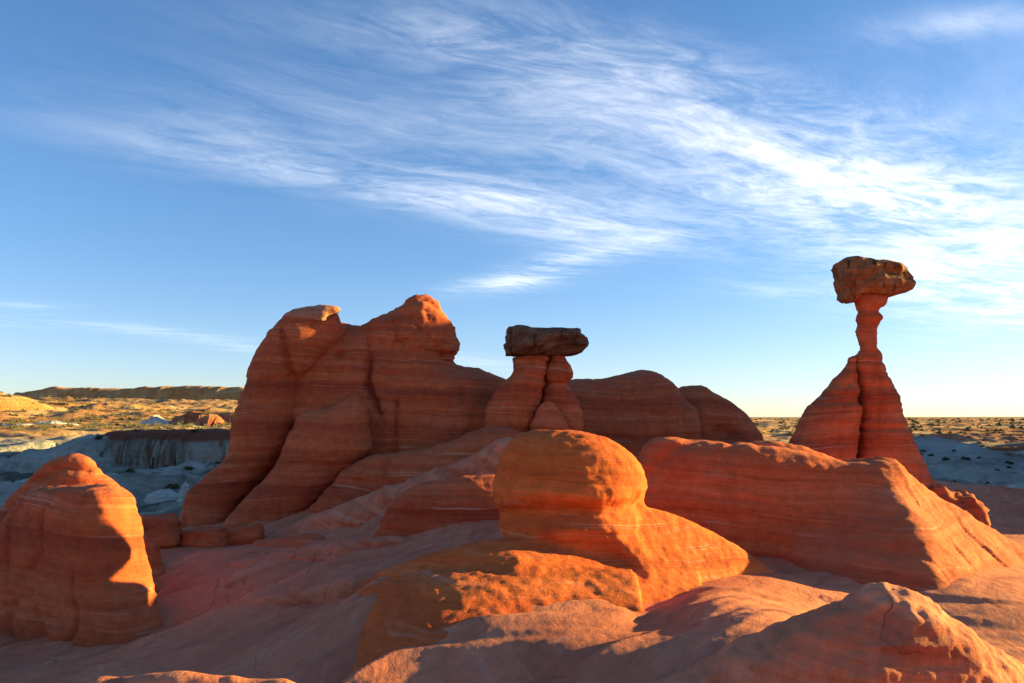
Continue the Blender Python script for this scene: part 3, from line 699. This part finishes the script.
# the long whaleback on the right
tag(rock('whaleback_rock', [
    Lobe([(630, 600), (634, 480), (640, 452), (652, 438.5), (672, 436), (700, 440), (725, 443), (745, 444), (790, 449), (830, 459), (855, 462), (882, 461), (893, 463), (900, 490), (905, 520), (910, 600)], 9.4, .62, .38, it=1, turn=-4, px0=780,
         grooves=[([(643, 478), (668, 450), (690, 440)], 4, 5), ([(700, 470), (718, 455), (728, 446)], 4, 4), ([(802, 505), (790, 540)], 3, 3)], k=.3),
    Hull((900, 540, 9.2), [((884, 462, 9.2), (942, 582, 7.4), (1022, 548, 9.7)), ((884, 462, 9.2), (942, 582, 7.4), (760, 556, 8.7)), ((907, 462, 9.4), (.12, .85, .5)), ((884, 460, 9.3), (780, 452, 9.6), (840, 456, 10.3)), ((780, 500, 9.), (-1, 0, .1))],
         (3., 7., -1.), (8., 10.8, 1.3), k=.2, edge=.14),
    Lobe([(735, 470), (748, 443), (765, 440), (790, 443), (812, 449), (835, 457), (858, 464), (870, 480), (860, 500), (760, 500)], 10.6, .7, .45, it=1, k=.12)], .035, ROCKM, zmin=-.9, seed=15., big=.04, ledge=.016), 'long low whaleback of red rock with a sunlit sloping nose', 'rock formation')
tag(rock('rubble_mound', [Lobe([(900, 540), (925, 495), (938, 486), (955, 490), (975, 500), (988, 510), (984, 525), (975, 545)], 11.5, 1., .5, it=1)], .05, ROCK, zmin=-1.5, seed=16., big=.09, bs=.3, fine=.03), 'small rough red mound behind the sunlit nose of the whaleback', 'rock mound')

# the sunlit dome in the centre
YD = 7.5
tag(rock('domed_rock', [
    Lobe([(512, 560), (497, 517), (493.5, 492), (495, 472), (501, 455), (510, 441.5), (519, 434), (532, 430.5), (560, 429.5), (582, 431), (605, 437), (625, 448), (640, 463), (646, 479), (645, 492), (639, 504), (632, 530), (640, 580), (500, 580)], YD, .98, .52, it=1, k=.12, grooves=[([(485, 516), (530, 508), (575, 507), (605, 509), (655, 503)], 9, 20)]),
    Hull((680, 560, 7.6), [((632, 501, 7.45), (757, 556, 7.75), (655, 590, 6.85)), ((632, 500, 7.5), (-.15, .8, .6)), ((598, 520, 7.09), (653, 589, 6.86), (585, 516, 8.0)), ((757, 558, 7.75), (.55, .1, .85))],
         (.4, 6.1, -1.), (3.4, 8.4, .9), k=.13, edge=.12),
    Hull((530, 575, 7.0), [((485, 537, 6.9), (532, 605, 6.05), (622, 570, 6.93)), ((485, 537, 6.9), (532, 605, 6.05), (402, 578, 6.9)), ((368, 580, 7.1), (-.55, -.15, .8)), ((485, 536, 6.9), (590, 522, 7.2), (425, 560, 7.4)), ((495, 531, 7.8), (0, 1, .3))],
         (-1.9, 5.4, -1.), (1.7, 8.2, .8), k=.05, edge=.14),
    Hull((470, 600, 6.4), [((470, 571, 6.35), (425, 640, 5.5), (548, 608, 6.05)), ((470, 571, 6.35), (425, 640, 5.5), (384, 592, 6.3)), ((366, 600, 6.5), (-.5, -.2, .8)), ((470, 571, 6.35), (-.05, .2, 1.)), ((470, 569, 6.9), (0, 1, .3))],
         (-2., 4.8, -.8), (1., 7.2, .5), k=.05, edge=.14),
    ], .028, ROCKL, zmin=-1., seed=17., crack=.012, big=.014, bs=.9, ledge=.012, fine=.010), 'bright orange dome with a rounded head, right half in low sunlight', 'rock dome')

# the sunlit-tipped rock at the left edge
tag(rock('leaning_rock', [
    Lobe([(-60, 700), (-45, 570), (-20, 530), (0, 510), (16, 492), (31, 478), (46, 463), (61, 456), (76, 454.5), (86, 457), (93, 463), (98, 472), (111, 482), (121, 495), (126, 506), (125, 520), (127, 535), (136, 556), (149, 578), (160, 600), (156, 700)], 8.15, .40, .42, it=1, k=.06,
         grooves=[([(40, 482), (70, 468), (92, 471)], 4, 6)]),
    Lobe([(-90, 700), (-60, 600), (-25, 560), (4, 534), (28, 505), (44, 490), (78, 486), (107, 487), (120, 503), (124, 526), (126, 552), (128, 575), (136, 595), (138, 700)], 7.55, .42, .24, it=1, k=.05, dn=-.05, turn=-28, px0=60,
         grooves=[([(42, 497), (58, 505), (62, 525), (75, 548), (92, 574)], 2.2, 4), ([(25, 618), (38, 603), (62, 590), (92, 575), (99, 592)], 2., 3.5)]),
    ], .025, ROCK, zmin=-.8, seed=18., big=.035, ledge=.012, tilt=(.1, .02)), 'leaning red rock at the left edge with a sunlit orange tip', 'rock formation')

# low blocks at the foot of the massif
tag(rock('rock_block', [Lobe([(118, 580), (120, 519), (130, 514), (165, 513), (173, 516), (181, 529), (183, 548), (180, 580)], 10.2, 1., .22, it=0)], .035, ROCK, zmin=-1., seed=20., big=.03, block=.06, ledge=.035, lf=5.), 'layered red block in the gap between the leaning rock and the massif', 'rock block')
tag(rock('rock_block', [Lobe([(180, 570), (182, 527), (195, 524), (222, 526), (228, 535), (226, 570)], 10.3, 1.1, .26, it=0)], .03, ROCK, zmin=-1., seed=21., big=.03, block=.06, ledge=.03, lf=5.), 'low red block under the left buttress of the massif', 'rock block')
tag(rock('rock_block', [Lobe([(222, 570), (224, 529), (240, 525), (260, 522), (266, 530), (262, 545), (250, 570)], 10.6, 1.1, .28, it=0)], .03, ROCK, zmin=-1., seed=22., big=.03, block=.06, ledge=.025, lf=5.), 'low red block under the foot lobe of the massif, right of its twin', 'rock block')
tag(rock('rock_block', [Lobe([(108, 600), (112, 535), (122, 522), (135, 525), (150, 538), (158, 552), (162, 600)], 8.6, 1., .48, it=1)], .03, ROCK, zmin=-1., seed=23., big=.03), 'smooth rounded boulder just right of the leaning rock', 'boulder')

# layered shelves climbing from the flat to the flat-topped hoodoo
def shelf(P, Y, label, seed, **kw):
    return tag(rock('rock_shelf', [Lobe(P, Y, kw.get('asp', .8), .42, it=1, turn=kw.get('turn', 0), dn=kw.get('dn', 0), grooves=kw.get('grooves', ()))], .04, kw.get('mat', ROCK), zmin=-1., seed=seed, big=.05, ledge=.03, lf=4., tilt=(.12, .05)), label, 'rock shelf')
shelf([(300, 560), (312, 508), (335, 480), (360, 461), (390, 453), (430, 447), (462, 436), (486, 427), (520, 430), (540, 470), (500, 560)], 12., 'upper red shelf leaning from the massif up to the flat-capped hoodoo', 24., asp=.7)
shelf([(252, 590), (262, 538), (300, 521), (345, 504), (390, 488), (430, 470), (480, 452), (515, 440), (540, 480), (520, 590)], 10.9, 'middle sloping shelf below the flat-capped hoodoo', 25., asp=.62, mat=GROUND)
shelf([(362, 590), (375, 533), (394, 502), (440, 479), (497, 476), (520, 500), (510, 590)], 9.6, 'lowest red shelf just left of the orange dome', 26., asp=.6)

shelf([(120, 640), (150, 592), (172, 573), (216, 565), (262, 556), (312, 544), (362, 537), (402, 536), (420, 560), (400, 640)], 8.9, 'low pink shelf of slickrock in front of the row of red blocks', 51., asp=.55, mat=GROUND)
shelf([(190, 680), (222, 612), (250, 598), (305, 586), (365, 574), (400, 580), (405, 680)], 7.3, 'low swell of slickrock left of the orange dome, running down to the left', 52., asp=.5, mat=GROUND)
shelf([(236, 600), (246, 548), (268, 538), (300, 535), (322, 540), (330, 600)], 9.8, 'small rounded shelf between the row of red blocks and the sloping shelves', 53., asp=.8)

# swells in the foreground
tag(rock('rock_mound', [
    Lobe([(560, 820), (620, 712), (690, 668), (760, 633), (820, 609), (850, 597), (868, 584), (886, 579.5), (906, 584), (926, 593), (937, 606), (953, 622), (978, 641), (1012, 660), (1060, 682), (1120, 740), (1120, 820)], 4.7, .62, .5, it=1, turn=8, px0=880, k=.1,
         grooves=[([(868, 592), (890, 590), (925, 600)], 3, 3)])], .022, GROUND, zmin=-.9, seed=27., big=.05, bs=.5, ledge=.014, fine=.018), 'foreground red mound at the lower right with a crumbly sunlit flank', 'rock mound')
tag(rock('rock_swell', [Lobe([(20, 760), (60, 690), (110, 679), (180, 675.5), (250, 679), (300, 688), (340, 760)], 3.3, .5, .5, it=1)], .02, GROUND, zmin=-.3, seed=28., big=.02, ledge=.008), 'sunlit crest of rock cut by the bottom edge of the photo', 'rock swell')
# tower added outside the frame to put the massif and hoodoos in shadow
tag(rock('shade_tower', [Lobe([(1085, 560), (1092, 300), (1110, 256), (1180, 246), (1300, 250), (1370, 320), (1390, 560)], 17.5, .5, .36, it=1),
    Lobe([(1095, 560), (1100, 300), (1112, 244), (1150, 244), (1220, 300), (1240, 560)], 19.5, .6, .36, it=1),
    Lobe([(1170, 580), (1190, 240), (1240, 208), (1340, 205), (1400, 250), (1420, 580)], 15.3, .5, .33, it=1)], .14, ROCK, zmin=-3., seed=30., big=.15), 'red sandstone tower added out of view at the right to cast shade', 'added shade caster')

# ------------------------------------------------------------------ plants and loose pale rocks in the valley
def shrub_mesh(seed):
    rr = np.random.RandomState(seed); n = 260
    d = rr.normal(size=(n, 3)); d /= np.linalg.norm(d, axis=1)[:, None]; d[:, 2] = np.abs(d[:, 2])
    p = d*(.35+.65*rr.rand(n, 1)**.5)*np.array([.6, .6, .5])*(1+.25*np.sin(5*d[:, :1]+seed))
    a = rr.normal(size=(n, 3)); b = rr.normal(size=(n, 3)); s = .07+.06*rr.rand(n, 1)
    V = np.stack([p-a*s, p+b*s, p+a*s, p-b*s], 1).reshape(-1, 3)
    return V, np.arange(n*4).reshape(-1, 4)
SAGE, sn, sb = new_mat('sage_leaves', .9)
gI = sn.n.new('ShaderNodeObjectInfo')
sn.l.new(sn.mix(gI.outputs['Random'], (.055, .060, .032), (.12, .10, .050)), sb.inputs['Base Color'])
BVH = None
from mathutils.bvhtree import BVHTree
dg = bpy.context.evaluated_depsgraph_get()
cands = [o for o in S.objects if o.type == 'MESH' and (o.name.startswith(('terrain', 'badland', 'butte', 'white_knoll', 'red_')))]
trees = [BVHTree.FromObject(o, dg) for o in cands]
def ground_at(x, y):
    z = None
    for t in trees:
        h = t.ray_cast(Vector((x, y, 200)), Vector((0, 0, -1)))
        if h[0] is not None and (z is None or h[0].z > z): z = h[0].z
    return z
protos = []
rr = random.Random(3)
def place_shrubs(name, count, y0, y1, px0, px1, s0, s1, label, group):
    me = bpy.data.meshes.new(name); V, Fq = shrub_mesh(rr.randint(0, 999))
    o0 = mesh_obj(name, V, Fq, SAGE, smooth=False); first = True
    for _ in range(count):
        Y = y0*(y1/y0)**rr.random(); px = px0+(px1-px0)*rr.random(); x = (px-512)/F*Y
        z = ground_at(x, Y)
        if z is None: continue
        o = o0 if first else o0.copy()
        if not first: COL.objects.link(o)
        first = False
        s = s0+(s1-s0)*rr.random()
        o.location = (x, Y, z-.03); o.scale = (s*(.8+.5*rr.random()), s, s*(.7+.5*rr.random())); o.rotation_euler = (0, 0, 6.28*rr.random())
        tag(o, label, 'shrub', group)
place_shrubs('desert_shrub', 100, 45, 170, 0, 250, .15, .8, 'dark sage bush on the pale clay of the left valley', 'bushes in the left valley')
place_shrubs('desert_shrub', 120, 45, 200, 880, 1040, .15, .7, 'dark sage bush on the grey clay of the right valley', 'bushes in the right valley')
# far scrub: beyond counting
rs = np.random.RandomState(12); VV, FF = [], []
base, bf = shrub_mesh(44); base = base[:160]; bf = bf[:40]
for i in range(1500):
    Y = 230*(1500/230)**rs.rand(); px = rs.uniform(-20, 260) if i % 3 else rs.uniform(740, 1040); x = (px-512)/F*Y
    z = ground_at(x, Y)
    if z is None: continue
    s = rs.uniform(.8, 2.2)*(1+Y/900)
    VV.append(base*s+np.array([x, Y, z])); FF.append(bf+160*len(FF))
tag(mesh_obj('scrub', np.concatenate(VV), np.concatenate(FF), SAGE, smooth=False), 'scattered low sage scrub dotting the far valley', None, None, 'stuff')

tag(rock('pale_boulder', [Lobe([(140, 520), (146, 496), (156, 490), (168, 490), (176, 497), (180, 520)], 60., 1.1, .45)], .12, WHITEM, zmin=-8.5, seed=33., big=.25, bs=2., ledge=.05, lf=1.), 'low rounded white boulder on the valley floor by the massif', 'boulder')
tag(rock('pale_boulder', [Lobe([(174, 520), (178, 498), (182, 484), (185, 480), (189, 486), (191, 500), (193, 520)], 58., 1.1, .45)], .12, WHITEM, zmin=-8.5, seed=34., big=.2, bs=1.5, ledge=.05, lf=1.), 'pointed white boulder on the valley floor touching the edge of the massif', 'boulder')
